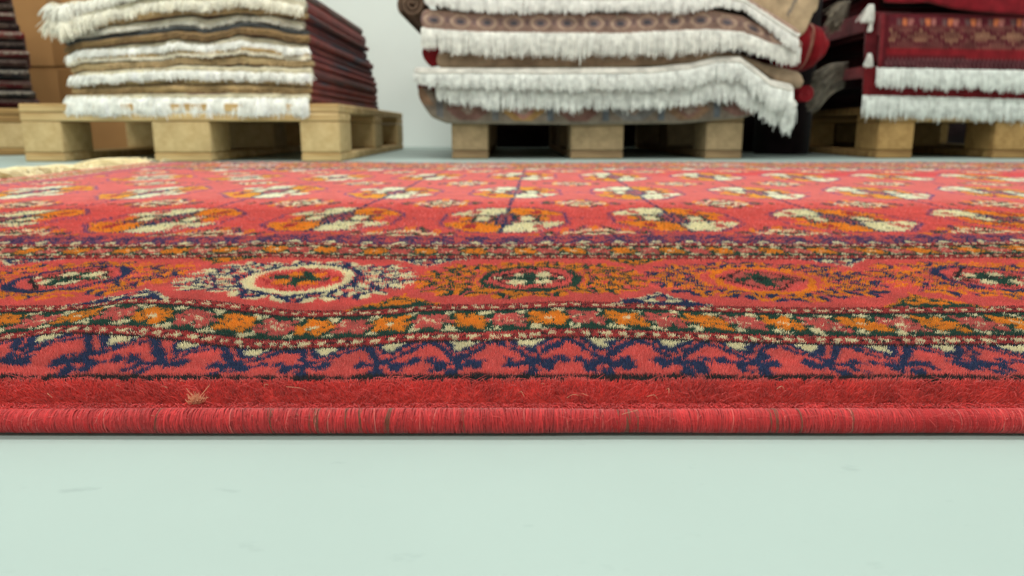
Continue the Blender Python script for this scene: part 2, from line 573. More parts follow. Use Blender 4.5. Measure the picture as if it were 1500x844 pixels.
XR = 1.36
vs = np.concatenate([np.arange(EDGE, .204, .0005), np.arange(.204, .62, .0013), np.arange(.62, FAR - .006, .0020), np.linspace(FAR - .006, FAR, 5)])
ts = np.linspace(0, 1, 1250)
VV, TT = np.meshgrid(vs, ts, indexing='ij')
XX = x_left(VV) * (1 - TT) + XR * TT
PL = .0020 * (1 - smooth(.60, .82, VV))          # pile stands this much above the knotted base
ZZ = top_z(XX, VV) - PL
ZZ += .00035 * rng.standard_normal(ZZ.shape) * smooth(.6, .8, VV)
cc, _ = knot_colour(XX.ravel(), VV.ravel())
nr, nc = VV.shape
idx = np.arange(nr * nc).reshape(nr, nc)
q = np.stack([idx[:-1, :-1], idx[:-1, 1:], idx[1:, 1:], idx[1:, :-1]], -1).reshape(-1, 4)
verts = np.stack([XX.ravel(), VV.ravel(), ZZ.ravel()], 1)
# skirt to the floor
border = np.concatenate([idx[0, :], idx[1:, -1], idx[-1, -2::-1], idx[-2:0:-1, 0]])
bv = verts[border].copy(); bv[:, 2] = .0004
nb = len(border)
bi = np.arange(len(verts), len(verts) + nb)
sk = np.stack([border, bi, np.roll(bi, -1), np.roll(border, -1)], 1)
verts = np.concatenate([verts, bv])
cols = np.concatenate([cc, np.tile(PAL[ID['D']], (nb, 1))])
cols[:, :3] *= np.array([.79, .84, .86])  # ground colour darkened to stand in for self-shadowing of unmodelled pile
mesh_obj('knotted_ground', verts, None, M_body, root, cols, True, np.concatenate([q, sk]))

# ------------------------------------------------------------------ pile strands
def strands(n, v0, v1, r, L, spread, xlim=None, jit=.0003):
    v = v0 + (v1 - v0) * rng.random(n * 2)
    hw = 1.05 * v + .12
    keep = rng.random(n * 2) < hw / (1.05 * v1 + .12)
    v = v[keep][:n]
    hw = 1.05 * v + .12
    x = (rng.random(len(v)) * 2 - 1) * hw
    ok = (x > x_left(v) + .002) & (rng.random(len(x)) > smooth(.66, .90, v)) & (rng.random(len(x)) > smooth(.72, 1.0, np.abs(x) / hw))
    x = x[ok]; v = v[ok]
    C, kid = knot_colour(x, v)
    # every knot leans and stands a little differently
    hsh = (kid * 2654435761) & 0xFFFFFFFF
    a1 = ((hsh >> 4) & 1023) / 1023.0; a2 = ((hsh >> 14) & 1023) / 1023.0; a3 = ((hsh >> 20) & 1023) / 1023.0
    z = top_z(x, v)
    t = np.clip((v - EDGE) / .0056, 0, 1)
    lean_out = (1 - t) ** 1.1 * .95                    # strands at the rim lean over the bound edge
    near = 1 - smooth(.204, .212, v)
    dx = .20 * (a1 - .5) + near * .55 * vnoise(x / .0035, v / .002, 71) + spread * (1 + near) * rng.standard_normal(len(v))
    dy = .20 * (a2 - .5) - lean_out + spread * rng.standard_normal(len(v)) - .08
    ln = L * (1 + .25 * near * vnoise(x / .003, v / .0015, 72)) * (1 + .10 * (a3 - .5) + .12 * rng.standard_normal(len(v)))
    zr = z - .0021
    base = np.stack([x, v + .0004 * (1 - t), zr], 1)
    d = np.stack([dx, dy, np.ones_like(dx)], 1)
    d /= np.linalg.norm(d, axis=1, keepdims=True)
    curl = np.stack([.3 * rng.standard_normal(len(v)), .3 * rng.standard_normal(len(v)), np.zeros(len(v))], 1)
    p1 = base + d * (ln * .55)[:, None]
    p2 = base + (d * .93 + curl * .25 * (ln * 0 + 1)[:, None]) * ln[:, None]
    P = np.stack([base, p1, p2], 1)
    f = 1 + (.26 + .5 * near) * (rng.random(len(v)) - .5) + near * .10 * vnoise(x / .006, v / .003, 73)
    C = C.copy(); C[:, :3] *= f[:, None]
    return P, C, r


sets = [(800000, .1986, .330, .000075, .0023, .10), (450000, .330, .520, .00011, .0023, .10), (330000, .520, .90, .00019, .0022, .10)]
for (n, a, b_, r, L, sp) in sets:
    P, C, r = strands(n, a, b_, r, L, sp)
    hair_obj('pile', P, np.array([r * 1.15, r, r * .55]), C, M_pile, root, 'stuff')

# loose fibres along the bound edge and a pale burr
n = 3200
x = (rng.random(n) * 2 - 1) * .26
v = EDGE - .001 + rng.random(n) * .008
z = top_z(x, v) - .001
z[: n // 2] = .0045; v[: n // 2] = .1925
an = rng.random(n) * 2 * math.pi
ln = .0015 + .0035 * rng.random(n) ** 2
d1 = np.stack([np.cos(an), -np.abs(np.sin(an)) * .6, .4 + .5 * rng.random(n)], 1)
d2 = d1 + np.stack([rng.standard_normal(n) * .7, rng.standard_normal(n) * .4, rng.standard_normal(n) * .5 - .6], 1)
p0 = np.stack([x, v, z], 1)
P = np.stack([p0, p0 + d1 * ln[:, None] * .5, p0 + (d1 + d2) * ln[:, None] * .5], 1)
P[..., 2] = np.maximum(P[..., 2], .0006)
C = np.tile(lin((206, 70, 66)), (n, 1)); C[rng.random(n) > .98] = lin((206, 160, 124))
nb_ = 90
pb = np.tile(np.array([[-.0885, .1975, .0078]]), (nb_, 1)) + rng.standard_normal((nb_, 3)) * [.0009, .0004, .0003]
db = np.stack([.5 * rng.standard_normal(nb_) + .3, -.5 + .3 * rng.standard_normal(nb_), .8 + .3 * rng.standard_normal(nb_)], 1)
Pb = np.stack([pb, pb + db * .0011, pb + db * (.0012 + .0016 * rng.random((nb_, 1))) + rng.standard_normal((nb_, 3)) * .0004], 1)
hair_obj('lint_tuft', Pb, np.array([.00012, .0001, .00005]), np.tile(lin((226, 160, 122)), (nb_, 1)), M_pile, root, 'stuff')
nf = 9000
xf = (rng.random(nf) * 2 - 1) * .22
tf = rng.random(nf)
pf = np.stack([xf, .1945 + .0036 * tf, .0064 + .0008 * tf], 1)
az = rng.random(nf) * 2 * math.pi
lf_ = .0006 + .0016 * rng.random(nf) ** 2 + .0006 * vnoise(xf / .004, tf * 0, 97)
df = np.stack([np.cos(az) * .8, -.75 + .3 * np.sin(az), .25 + .5 * rng.random(nf)], 1)
Pf = np.stack([pf, pf + df * lf_[:, None] * .5, pf + (df + np.array([0, 0, -.35])) * lf_[:, None]], 1)
Cf = np.tile(lin((206, 56, 54)), (nf, 1)); Cf[:, :3] *= (1 + .22 * rng.standard_normal(nf))[:, None]
hair_obj('loose_fibres', Pf, np.array([.00009, .00008, .00004]), np.clip(Cf, 0, 1), M_pile, root, 'stuff')
hair_obj('loose_fibres', P, np.array([.00009, .00007, .00004]), C, M_pile, root, 'stuff')

# ------------------------------------------------------------------ bound edge: wool wound round a cord
xs = np.concatenate([np.arange(x_left(.2) - .004, -.26, .002), np.arange(-.26, .26, .00016), np.arange(.26, XR, .002)])
ns = 20
ph = np.linspace(0, 2 * math.pi, ns, endpoint=False)
Xg, Pg = np.meshgrid(xs, ph, indexing='ij')
T = .00060
wobble = .12 * vnoise(Xg / .004, Pg * 0, 31)
wrap = (Xg + .0006 * np.sin(Pg) * .8) / T + wobble
tid = np.floor(wrap)
fr = wrap - tid
detail = smooth(.30, .24, np.abs(Xg))
bumpr = (np.sqrt(np.clip(1 - (2 * fr - 1) ** 2, 0, 1)) - .6) * .00026 * detail
hs = vnoise(tid * 7.31, tid * 0, 33)
rad = .00315 + bumpr + .00016 * hs * detail + .00022 * vnoise(Xg / .03, Pg / 2, 34)
cy, cz = .1938, .0038
Y = cy + rad * np.cos(Pg) * 1.02
Z = cz + rad * np.sin(Pg) * 1.0
base = np.tile(lin((168, 34, 36)), (Xg.size, 1)).reshape(Xg.shape + (4,))
base[..., :3] *= (1 + .28 * hs + .10 * vnoise(Xg / .02, Pg, 36))[..., None]
brown = (vnoise((Xg + .0006 * np.sin(Pg)) / .0011, Xg * 0, 37) > .70) & (vnoise(Xg / .03, Xg * 0, 38) > -.1) & (vnoise(Xg / .001, Pg / .9, 35) > -.35)
idx = np.arange(Xg.size).reshape(Xg.shape)
q = np.stack([idx[:-1, :], idx[1:, :], np.roll(idx, -1, 1)[1:, :], np.roll(idx, -1, 1)[:-1, :]], -1).reshape(-1, 4)
V_ = np.stack([Xg.ravel(), Y.ravel(), Z.ravel()], 1)
mesh_obj('edge_binding', V_, None, M_bind, root, base.reshape(-1, 4), True, q)

# the single threads wound round the cord
n = 3000
x0_ = -.20 + .40 * (np.arange(n) + .3 * rng.standard_normal(n)) / n
key = np.floor(x0_ / .0011)
lean = .0004 * vnoise(x0_ / .006, x0_ * 0, 91) + .00025 * rng.standard_normal(n)
an = np.radians(np.linspace(60, 268, 8))
Pt = []
rr = .00325 + .00010 * rng.random(n) + .00022 * vnoise(x0_ / .03, x0_ * 0, 34)
for i, a_ in enumerate(an):
    w_ = i / 7 - .5
    Pt.append(np.stack([x0_ + lean * w_ * 4 + .00006 * rng.standard_normal(n), cy + rr * np.cos(a_), cz + rr * np.sin(a_)], 1))
C = np.tile(lin((188, 42, 43)), (n, 1))
C[:, :3] *= (1 + .16 * vnoise(key * 1.7, key * 0, 92) + .20 * rng.standard_normal(n))[:, None]
bm_ = (vnoise(x0_ / .0007, x0_ * 0, 93) > .66) & (vnoise(x0_ / .012, x0_ * 0, 94) > .05)
C[bm_] = lin((120, 66, 46))
C[rng.random(n) > .985] = lin((218, 110, 100))
hair_obj('winding_thread', np.stack(Pt, 1), np.full(8, .00010), np.clip(C, 0, 1), M_pile, root, 'stuff')


# ------------------------------------------------------------------ fringes
def fringe_strands(pts, outs, length, r=.0006, n_per=5, color=(232, 230, 216), clump=.006, fall=.8, messy=.25, cvar=.12, floor_z=None):
    """pts (N,3) positions along an edge, outs (N,3) outward direction; strands curl over and hang"""
    pts = np.repeat(np.asarray(pts, float), n_per, 0); outs = np.repeat(np.asarray(outs, float), n_per, 0)
    n = len(pts)
    key = np.floor(pts[:, 0] / clump + pts[:, 1] / clump * .7)
    h1 = vnoise(key * 3.7, key * 0, 51); h2 = vnoise(key * 5.3, key * 0, 52); h3 = vnoise(key * 2.9, key * 0, 53)
    side = np.stack([-outs[:, 1], outs[:, 0], 0 * outs[:, 0]], 1)
    L = (length if np.ndim(length) else np.full(n // n_per, length))
    L = np.repeat(L, n_per) * (1 + .14 * h1 + .10 * rng.standard_normal(n))
    lat = messy * (.55 * h2 + .35 * rng.standard_normal(n))
    p0 = pts + rng.standard_normal((n, 3)) * np.array([clump * .25, .0005, .0012])
    o = outs * (.42 + .18 * h3 + .1 * rng.standard_normal(n))[:, None]
    down = np.array([0, 0, -1.0])
    P = [p0]
    for k in range(1, 5):
        t = k / 4
        step = (o * (1.05 - fall * t) + down * (fall * (.35 + .9 * t)) + side * (lat * (.5 + .5 * t))[:, None])
        step /= np.linalg.norm(step, axis=1, keepdims=True)
        P.append(P[-1] + step * (L / 4)[:, None])
    P = np.stack(P, 1)
    if floor_z is not None:
        P[..., 2] = np.maximum(P[..., 2], floor_z)
    C = np.tile(lin(color), (n, 1)); C[:, :3] *= (1 + cvar * h1 + cvar * rng.standard_normal(n) * .6)[:, None]
    C = np.clip(C, 0, 1)
    return P, np.array([1, 1, .95, .8, .45]) * r, C


# fringe of the big rug, lying on the floor beyond its left end
vv_ = np.arange(.25, 1.60, .0016)
ex = x_left(vv_)
pts = np.stack([ex + .003, vv_, np.full_like(vv_, .006)], 1)
outs = np.tile([-1.0, 0, 0], (len(vv_), 1))
P, r, C = fringe_strands(pts, outs, .11, .0011, 9, (240, 224, 180), .014, fall=.15, messy=.7)
hump = np.array([0, .010, .019, .016, .006])
hk = .55 + .45 * vnoise(P[:, 0, 1] / .05, P[:, 0, 1] * 0, 64) + .5 * (rng.random(len(P)) - .5)
P[..., 2] = np.maximum(P[..., 2] * .3, .001) + np.maximum(hk, .05)[:, None] * hump[None, :]
hair_obj('fringe', P, r, C, M_fringe, root)


# ------------------------------------------------------------------ pallets
def box_part(name, c, s, mat, parent, bev=.003):
    """box with bevelled edges, centre c, size s"""
    x, y, z = [v / 2 for v in s]
    b = bev
    vs_, fs_ = [], []
    import itertools
    for sx, sy, sz in itertools.product((-1, 1), repeat=3):
        vs_ += [(sx * x, sy * (y - b), sz * (z - b)), (sx * (x - b), sy * y, sz * (z - b)), (sx * (x - b), sy * (y - b), sz * z)]
    def I(sx, sy, sz, k):
        return ((sx > 0) * 4 + (sy > 0) * 2 + (sz > 0)) * 3 + k
    S = (-1, 1)
    for s0 in S:
        fs_.append([I(s0, -1, -1, 0), I(s0, 1, -1, 0), I(s0, 1, 1, 0), I(s0, -1, 1, 0)])
        fs_.append([I(-1, s0, -1, 1), I(1, s0, -1, 1), I(1, s0, 1, 1), I(-1, s0, 1, 1)])
        fs_.append([I(-1, -1, s0, 2), I(1, -1, s0, 2), I(1, 1, s0, 2), I(-1, 1, s0, 2)])
        for s1 in S:
            fs_.append([I(s0, s1, -1, 0), I(s0, s1, 1, 0), I(s0, s1, 1, 1), I(s0, s1, -1, 1)])
            fs_.append([I(s0, -1, s1, 0), I(s0, 1, s1, 0), I(s0, 1, s1, 2), I(s0, -1, s1, 2)])
            fs_.append([I(-1, s0, s1, 1), I(1, s0, s1, 1), I(1, s0, s1, 2), I(-1, s0, s1, 2)])
            for s2 in S:
                fs_.append([I(s0, s1, s2, 0), I(s0, s1, s2, 1), I(s0, s1, s2, 2)])
    me = bpy.data.meshes.new(name)
    me.from_pydata(vs_, [], fs_)
    import bmesh
    bm = bmesh.new(); bm.from_mesh(me); bmesh.ops.recalc_face_normals(bm, faces=bm.faces); bm.to_mesh(me); bm.free()
    me.materials.append(mat)
    o = bpy.data.objects.new(name, me)
    COL.objects.link(o)
    o.location = c
    o.parent = parent
    return o


def pallet(x0, y0, label, mb, mk, rz=0.0, L=1.20):
    t = empty('pallet', (x0, y0, 0)); t.rotation_euler.z = rz
    tag(t, label, 'pallet')
    W = .80
    e = .0012
    xb = [(0, .145), (.186, .100), (.3275, .145), (.514, .100), (.655, .145)]
    for (a, w) in xb:
        box_part('deck_board', (a + w / 2, L / 2 + random.uniform(-.003, .003), .133), (w, L, .022 - e), mb, t)
    for y in (.0725, L / 2, L - .0725):
        box_part('cross_board', (W / 2, y, .111), (W, .145, .022 - e), mb, t)
    for y, d in ((.0725, .145), (L / 2, .145), (L - .0725, .145)):
        for a, w in ((.05, .100), (.4, .145), (.75, .100)):
            box_part('block', (a, y, .061), (w, d - .002, .078 - e), mk, t)
    for a, w in ((.05, .100), (.4, .145), (.75, .100)):
        box_part('bottom_board', (a, L / 2, .011), (w, L, .022 - e), mb, t)
    return t


pallet(-1.236, 1.915, 'pale new wooden pallet under the stack of rugs with thick white fringe ends', M_wood_l, M_block_l, rz=.010)
pallet(-.166, 2.085, 'greyish wooden pallet under the beige rugs with long hanging white fringes', M_wood_c, M_block_c)
pallet(1.028, 2.13, 'brown wooden pallet under the dark red patterned rugs with square fringe', M_wood_r, M_block_r)
pallet(-2.190, 1.970, 'wooden pallet under the dark red and black rug stack beside the cardboard boxes', M_wood_r, M_block_l, rz=math.radians(32), L=.60)


# ------------------------------------------------------------------ lofted rugs
def loft(name, xs, section, colour, parent, mat=None, round_ends=.012):
    """xs: positions; section(x)-> (K,2) closed loop of (y,z); colour(X,Y,Z,S)-> (n,4); ends rounded by shrinking"""
    mat = mat or M_rug
    x0, x1 = xs[0], xs[-1]
    secs = []
    SS = []
    for x in xs:
        s = np.array(section(x), float)
        e = min(x - x0, x1 - x)
        if round_ends and e < round_ends:
            f = math.sqrt(max(0.0, 1 - (1 - e / round_ends) ** 2))
            c_z = (s[:, 1].max() + s[:, 1].min()) / 2
            f = .25 + .75 * f
            s[:, 1] = c_z + (s[:, 1] - c_z) * f
        secs.append(s)
    A = np.array(secs)                                  # nx,K,2
    nx, K = A.shape[:2]
    Xg = np.repeat(np.array(xs)[:, None], K, 1)
    V = np.stack([Xg, A[..., 0], A[..., 1]], -1).reshape(-1, 3)
    idx = np.arange(nx * K).reshape(nx, K)
    nx2 = np.roll(idx, -1, 1)
    q = np.stack([idx[:-1], idx[1:], nx2[1:], nx2[:-1]], -1).reshape(-1, 4)
    S = np.repeat(np.arange(K)[None, :] / K, nx, 0).ravel()
    Cc = colour(V[:, 0], V[:, 1], V[:, 2], S)
    # end caps as strips of quads between opposite points of the loop
    caps = []
    for r_, rev in ((idx[0], False), (idx[-1], True)):
        n2 = K // 2
        for k in range(n2 - 1):
            a = [r_[k], r_[k + 1], r_[K - 2 - k], r_[K - 1 - k]]
            caps.append(a[::-1] if rev else a)
    q = np.concatenate([q, np.array(caps, int)])
    return mesh_obj(name, V, None, mat, parent, Cc, True, q)


def slab_section(yf, yb, zb, zt, nf=7, nb=2):
    """closed loop: bottom front->... symmetric so that k and K-1-k face each other"""
    h = (zt - zb)
    ys = [yf, yf + .1 * h, yf + .35 * h, yf + .9 * h] + list(np.linspace(yf + .02 + h, yb, 10))
    prof = [.1, .60, .88, 1.0] + [1.0] * 10
    zc = (zb + zt) / 2
    top = [(y, zc + h / 2 * p) for y, p in zip(ys, prof)]
    bot = [(y, zc - h / 2 * p) for y, p in zip(ys, prof)]
    return top + bot[::-1]


def solid(c, c_front=None, yf=None, seed=0, streak=.25, pal=None):
    base = lin(c)
    def f(X, Y, Z, S):
        n = len(X)
        C = np.tile(base, (n, 1))
        C[:, :3] *= (1 + streak * vnoise(X / .05 + Z * 300, Y / .25, seed))[:, None]
        if pal is not None:
            k = vnoise(Y / .11 + seed * 3.1, Z / .01, seed + 5)
            for i, p in enumerate(pal):
                mm = (k > .55 - i * .9) & (k < .9 - i * .9)
                C[mm] = lin(p)
        if c_front is not None:
            mm = Y < yf + .012
            C[mm] = lin(c_front)
            C[mm, :3] *= (1 + .22 * vnoise(X[mm] / .01, Z[mm] / .004, seed))[:, None]
        return np.clip(C, 0, 1)
    return f


# ---- left stack: rugs whose cut ends face the camera -----------------------
def poly(xs_, ys_):
    xs_ = np.array(xs_, float); ys_ = np.array(ys_, float)
    return lambda x: float(np.interp(x, xs_, ys_))


# (thickness, front colour, fringe colour or None, fringe length, words)
TAN = (178, 150, 106); TAN2 = (198, 172, 128); BRN = (148, 120, 82); GREY = (84, 86, 86)
WHT = (250, 250, 242); CRM = (232, 224, 202)
layers = [
    (.022, (200, 190, 160), WHT, .044, 'folded rug at the bottom of the left stack, bright white fringe over the pale pallet'),
    (.016, TAN, None, 0, 'brown-edged folded rug directly on the lowest white-fringed rug of the left stack'),
    (.018, TAN2, None, 0, 'tan-edged folded rug under the second white fringe of the left stack'),
    (.020, (205, 195, 165), WHT, .026, 'folded rug with the second bright white fringe from the pale pallet'),
    (.017, TAN2, None, 0, 'light tan-edged folded rug just above the second white fringe of the left stack'),
    (.016, TAN, CRM, .012, 'folded rug with a short cream brushed end in the middle of the left stack'),
    (.020, (196, 186, 160), WHT, .022, 'folded rug with the third white fringe from the pale pallet'),
    (.016, BRN, None, 0, 'darker brown-edged folded rug above the third white fringe of the left stack'),
    (.008, GREY, None, 0, 'thin grey-edged rug showing as a dark line in the left stack'),
    (.020, (190, 182, 160), (222, 218, 204), .013, 'folded rug with greyish fringe just above the thin grey edge, left stack'),
    (.016, TAN, None, 0, 'tan-edged folded rug just below the thick cream fringe at the top of the left stack'),
    (.028, (206, 198, 172), (244, 240, 222), .030, 'thick folded rug, heavy cream fringe drooping over upper corner of the left stack'),
    (.022, (200, 190, 164), (240, 238, 226), .024, 'folded rug with cream fringe lying on top of the heavily drooping one'),
]
reds = [(104, 20, 24), (92, 18, 24), (120, 26, 26), (84, 20, 26), (126, 36, 30), (110, 28, 30), (88, 24, 30), (116, 40, 34), (60, 52, 66), (100, 30, 34), (92, 50, 48), (122, 46, 40), (112, 92, 84)]
layers = [(a_ * 1.12, *b_) for a_, *b_ in layers]
def bound(k):
    """underside of layer k along x: layers swell and thin, and sag at the left corner as the pile rises"""
    def f(x):
        z = .1452
        for i in range(k):
            z += layers[i][0] * (1 + (.30 * float(vnoise(x / .13, i * 3.3, 77)) + .12 * float(vnoise(x / .04, i * 1.7, 78))) * (1 if i else .5))
        kk_ = k / 12
        return z + .012 * kk_ * math.sin(math.pi * ((x + 1.1) / .6 - .15)) - .030 * kk_ * float(smooth(-1.03, -1.17, x))
    return f


zc = .1455
for k, (th, cf, fr_c, fl, words) in enumerate(layers):
    kk = k / 12
    xl = -1.108 - .030 * smooth(.45, 1, kk) - random.uniform(0, .012)
    xr = -.495 + random.uniform(-.012, .004) - .015 * kk
    yf = 1.948 + random.uniform(-.010, .008) if k else 1.926
    yb = 2.90 - .20 * kk ** 1.5 + random.uniform(-.006, .006)
    amp = .012 * kk + .002
    z0 = zc

    lo, hi = bound(k), bound(k + 1)
    def off(x, lo=lo, z0=z0):
        return lo(x) - z0
    def sec(x, lo=lo, hi=hi, yf=yf, yb=yb, k=k):
        yy = yf + .006 * float(vnoise(x / .05, k * 2.0, 61))
        return slab_section(yy, yb, lo(x) + .0005, hi(x))
    t = empty('folded_rug', ((xl + xr) / 2, yf, z0))
    tag(t, words, 'rug', 'folded rugs in the left stack')
    xs_ = np.concatenate([np.linspace(xl, xl + .014, 6), np.linspace(xl + .02, xr - .02, 90), np.linspace(xr - .014, xr, 6)])
    loft('rug_body', xs_, sec, solid(reds[k], cf, yf, seed=k + 70, streak=.35, pal=[(58, 56, 74), (128, 48, 40)]), t, round_ends=.007)
    if fr_c:
        px_ = np.arange(xl + .004, xr - .004, .0030)
        pz = np.array([z0 + th * .62 + float(off(x)) for x in px_])
        py_ = yf + .004 + .006 * vnoise(px_ / .05, np.full_like(px_, k * 2.0), 61)
        pts = np.stack([px_, py_, pz], 1)
        outs = np.tile([0, -1.0 if k else -.8, .05], (len(px_), 1))
        L = np.full(len(px_), fl)
        if k >= 11:
            L = L * (1 + .9 * smooth(-.95, -1.15, px_))
        P, r, C = fringe_strands(pts, outs, L, .0011 if k else .0014, 9 if k else 22, fr_c, .011 if k else .006, fall=.75 if k else .9, messy=.75, cvar=.07)
        # the end on the left corner spills sideways too
        m2 = 60
        py2 = np.linspace(yf, yf + .25, m2)
        pts2 = np.stack([np.full(m2, xl + .004), py2, np.full(m2, z0 + th * .6 + float(off(xl)))], 1)
        outs2 = np.tile([-1.0, -.4, 0], (m2, 1))
        P2, _, C2 = fringe_strands(pts2, outs2, fl * (.7 if k < 11 else .45), .0011, 5, fr_c, .009, fall=.8, messy=.5, cvar=.07)
        hair_obj('fringe', np.concatenate([P, P2]), r, np.concatenate([C, C2]), M_fringe, t)
    else:
        # short brushed weft ends make the brown edges fuzzy
        px_ = np.arange(xl + .004, xr - .004, .0022)
        pz = np.array([z0 + th * .55 + float(off(x)) for x in px_])
        pts = np.stack([px_, np.full_like(px_, yf + .003), pz], 1)
        pts = np.concatenate([pts + [0, 0, th * .2], pts - [0, 0, th * .2]])
        outs = np.tile([0, -1.0, .1], (len(pts), 1))
        P, r, C = fringe_strands(pts, outs, .007, .0008, 3, cf, .006, fall=.5, messy=.6, cvar=.15)
        hair_obj('cut_edge', P, r, C, M_fringe, t, 'stuff')
    zc += th + .0006

# ---- far left stack ------------------------------------------------------
dark = [(70, 22, 26), (40, 36, 38), (96, 26, 30), (34, 32, 36), (64, 40, 36), (100, 30, 32), (44, 36, 36), (110, 34, 36), (60, 40, 40), (92, 28, 32), (76, 60, 52), (88, 26, 30)]
names_fl = ['topmost but three', 'x']
zc = .1455
fl_words = ['dark wine red rug at the bottom of the stack beside the cardboard boxes',
            'black-edged rug, second from the bottom of the stack beside the cardboard boxes',
            'reddish rug, third from the bottom of the stack beside the cardboard boxes',
            'thick black rug in the lower half of the stack beside the cardboard boxes',
            'black rug with a pale edge line level with the seam of the cardboard boxes',
            'red rug just above the black ones in the stack beside the cardboard boxes',
            'dark grey-brown rug in the upper half of the stack beside the cardboard boxes',
            'brighter red rug in the upper half of the stack beside the cardboard boxes',
            'brownish rug between two red ones near the top of the stack beside the boxes',
            'red rug near the top of the stack beside the cardboard boxes',
            'grey-brown rug directly under the topmost rug of the stack beside the boxes',
            'topmost dark red rug of the stack beside the cardboard boxes']
for k in range(12):
    th = [.030, .022, .026, .030, .026, .022, .024, .026, .022, .026, .022, .03][k]
    xl = .03 + random.uniform(-.01, .01); xr = .830 - .0030 * k + random.uniform(-.008, .008); yf = .015 + random.uniform(-.008, .008)
    t = empty('dark_rug', (-2.190, 1.970, 0)); t.rotation_euler.z = math.radians(32)
    tag(t, fl_words[k], 'rug', 'dark rugs in the stack beside the boxes')
    z0 = zc
    def sec(x, z0=z0, th=th, yf=yf, k=k):
        o_ = .003 * (k > 0) * math.sin(x * 9) * min(1, k / 4)
        return slab_section(yf, yf + .56, z0 + o_, z0 + th + o_)
    def cf(X, Y, Z, S, k=k, z0=z0, th=th):
        C = solid(dark[k], seed=k + 300, streak=.4)(X, Y, Z, S)
        mm = (vnoise(X / .02, Z / .006, k + 90) > .35) & (Y < .08)
        C[mm] = C[mm] * .4 + lin((140, 116, 100)) * .35
        return C
    xs_ = np.concatenate([np.linspace(xl, xl + .014, 5), np.linspace(xl + .02, xr - .02, 70), np.linspace(xr - .014, xr, 5)])
    loft('rug_body', xs_, sec, cf, t)
    px_ = np.arange(xl + .004, xr - .004, .004)
    o_ = .003 * (k > 0) * np.sin(px_ * 9) * min(1, k / 4)
    pts = np.stack([px_, np.full_like(px_, yf + .002), z0 + th * .8 + o_], 1)
    P, r, C = fringe_strands(pts, np.tile([0, -1.0, 0], (len(px_), 1)), .009, .0010, 3, [(96, 80, 72), (150, 140, 126)][k % 2], .008, fall=.8, messy=.5)
    hair_obj('fringe', P, r, C, M_fringe, t)
    zc += th + .0035 if k else th + .001


# ---- cardboard boxes -----------------------------------------------------
def carton(x0, x1, y0, y1, z0, z1, label):
    t = empty('cardboard_box', ((x0 + x1) / 2, (y0 + y1) / 2, z0))
    tag(t, label, 'box', 'cardboard boxes behind the pallets')
    w, d, h = x1 - x0, y1 - y0, z1 - z0
    box_part('box_body', (0, 0, h / 2), (w, d, h), M_card, t, .004)
    box_part('flap', (0, -d / 4 - .0005, h + .0022), (w - .004, d / 2 - .002, .004), M_card, t, .0012)
    box_part('flap', (0, d / 4 + .0005, h + .0022), (w - .004, d / 2 - .002, .004), M_card, t, .0012)
    box_part('packing_tape', (0, -d / 2 - .0006, h / 2), (.055, .001, h - .01), M_tape, t, .0003)
    return t


carton(-2.05, -1.40, 2.98, 3.38, 0.0, .309, 'lower brown cardboard box, seen behind and through the pale pallet')
carton(-2.08, -1.38, 2.975, 3.39, .3145, .66, 'upper brown cardboard box resting on another beside the left stack')


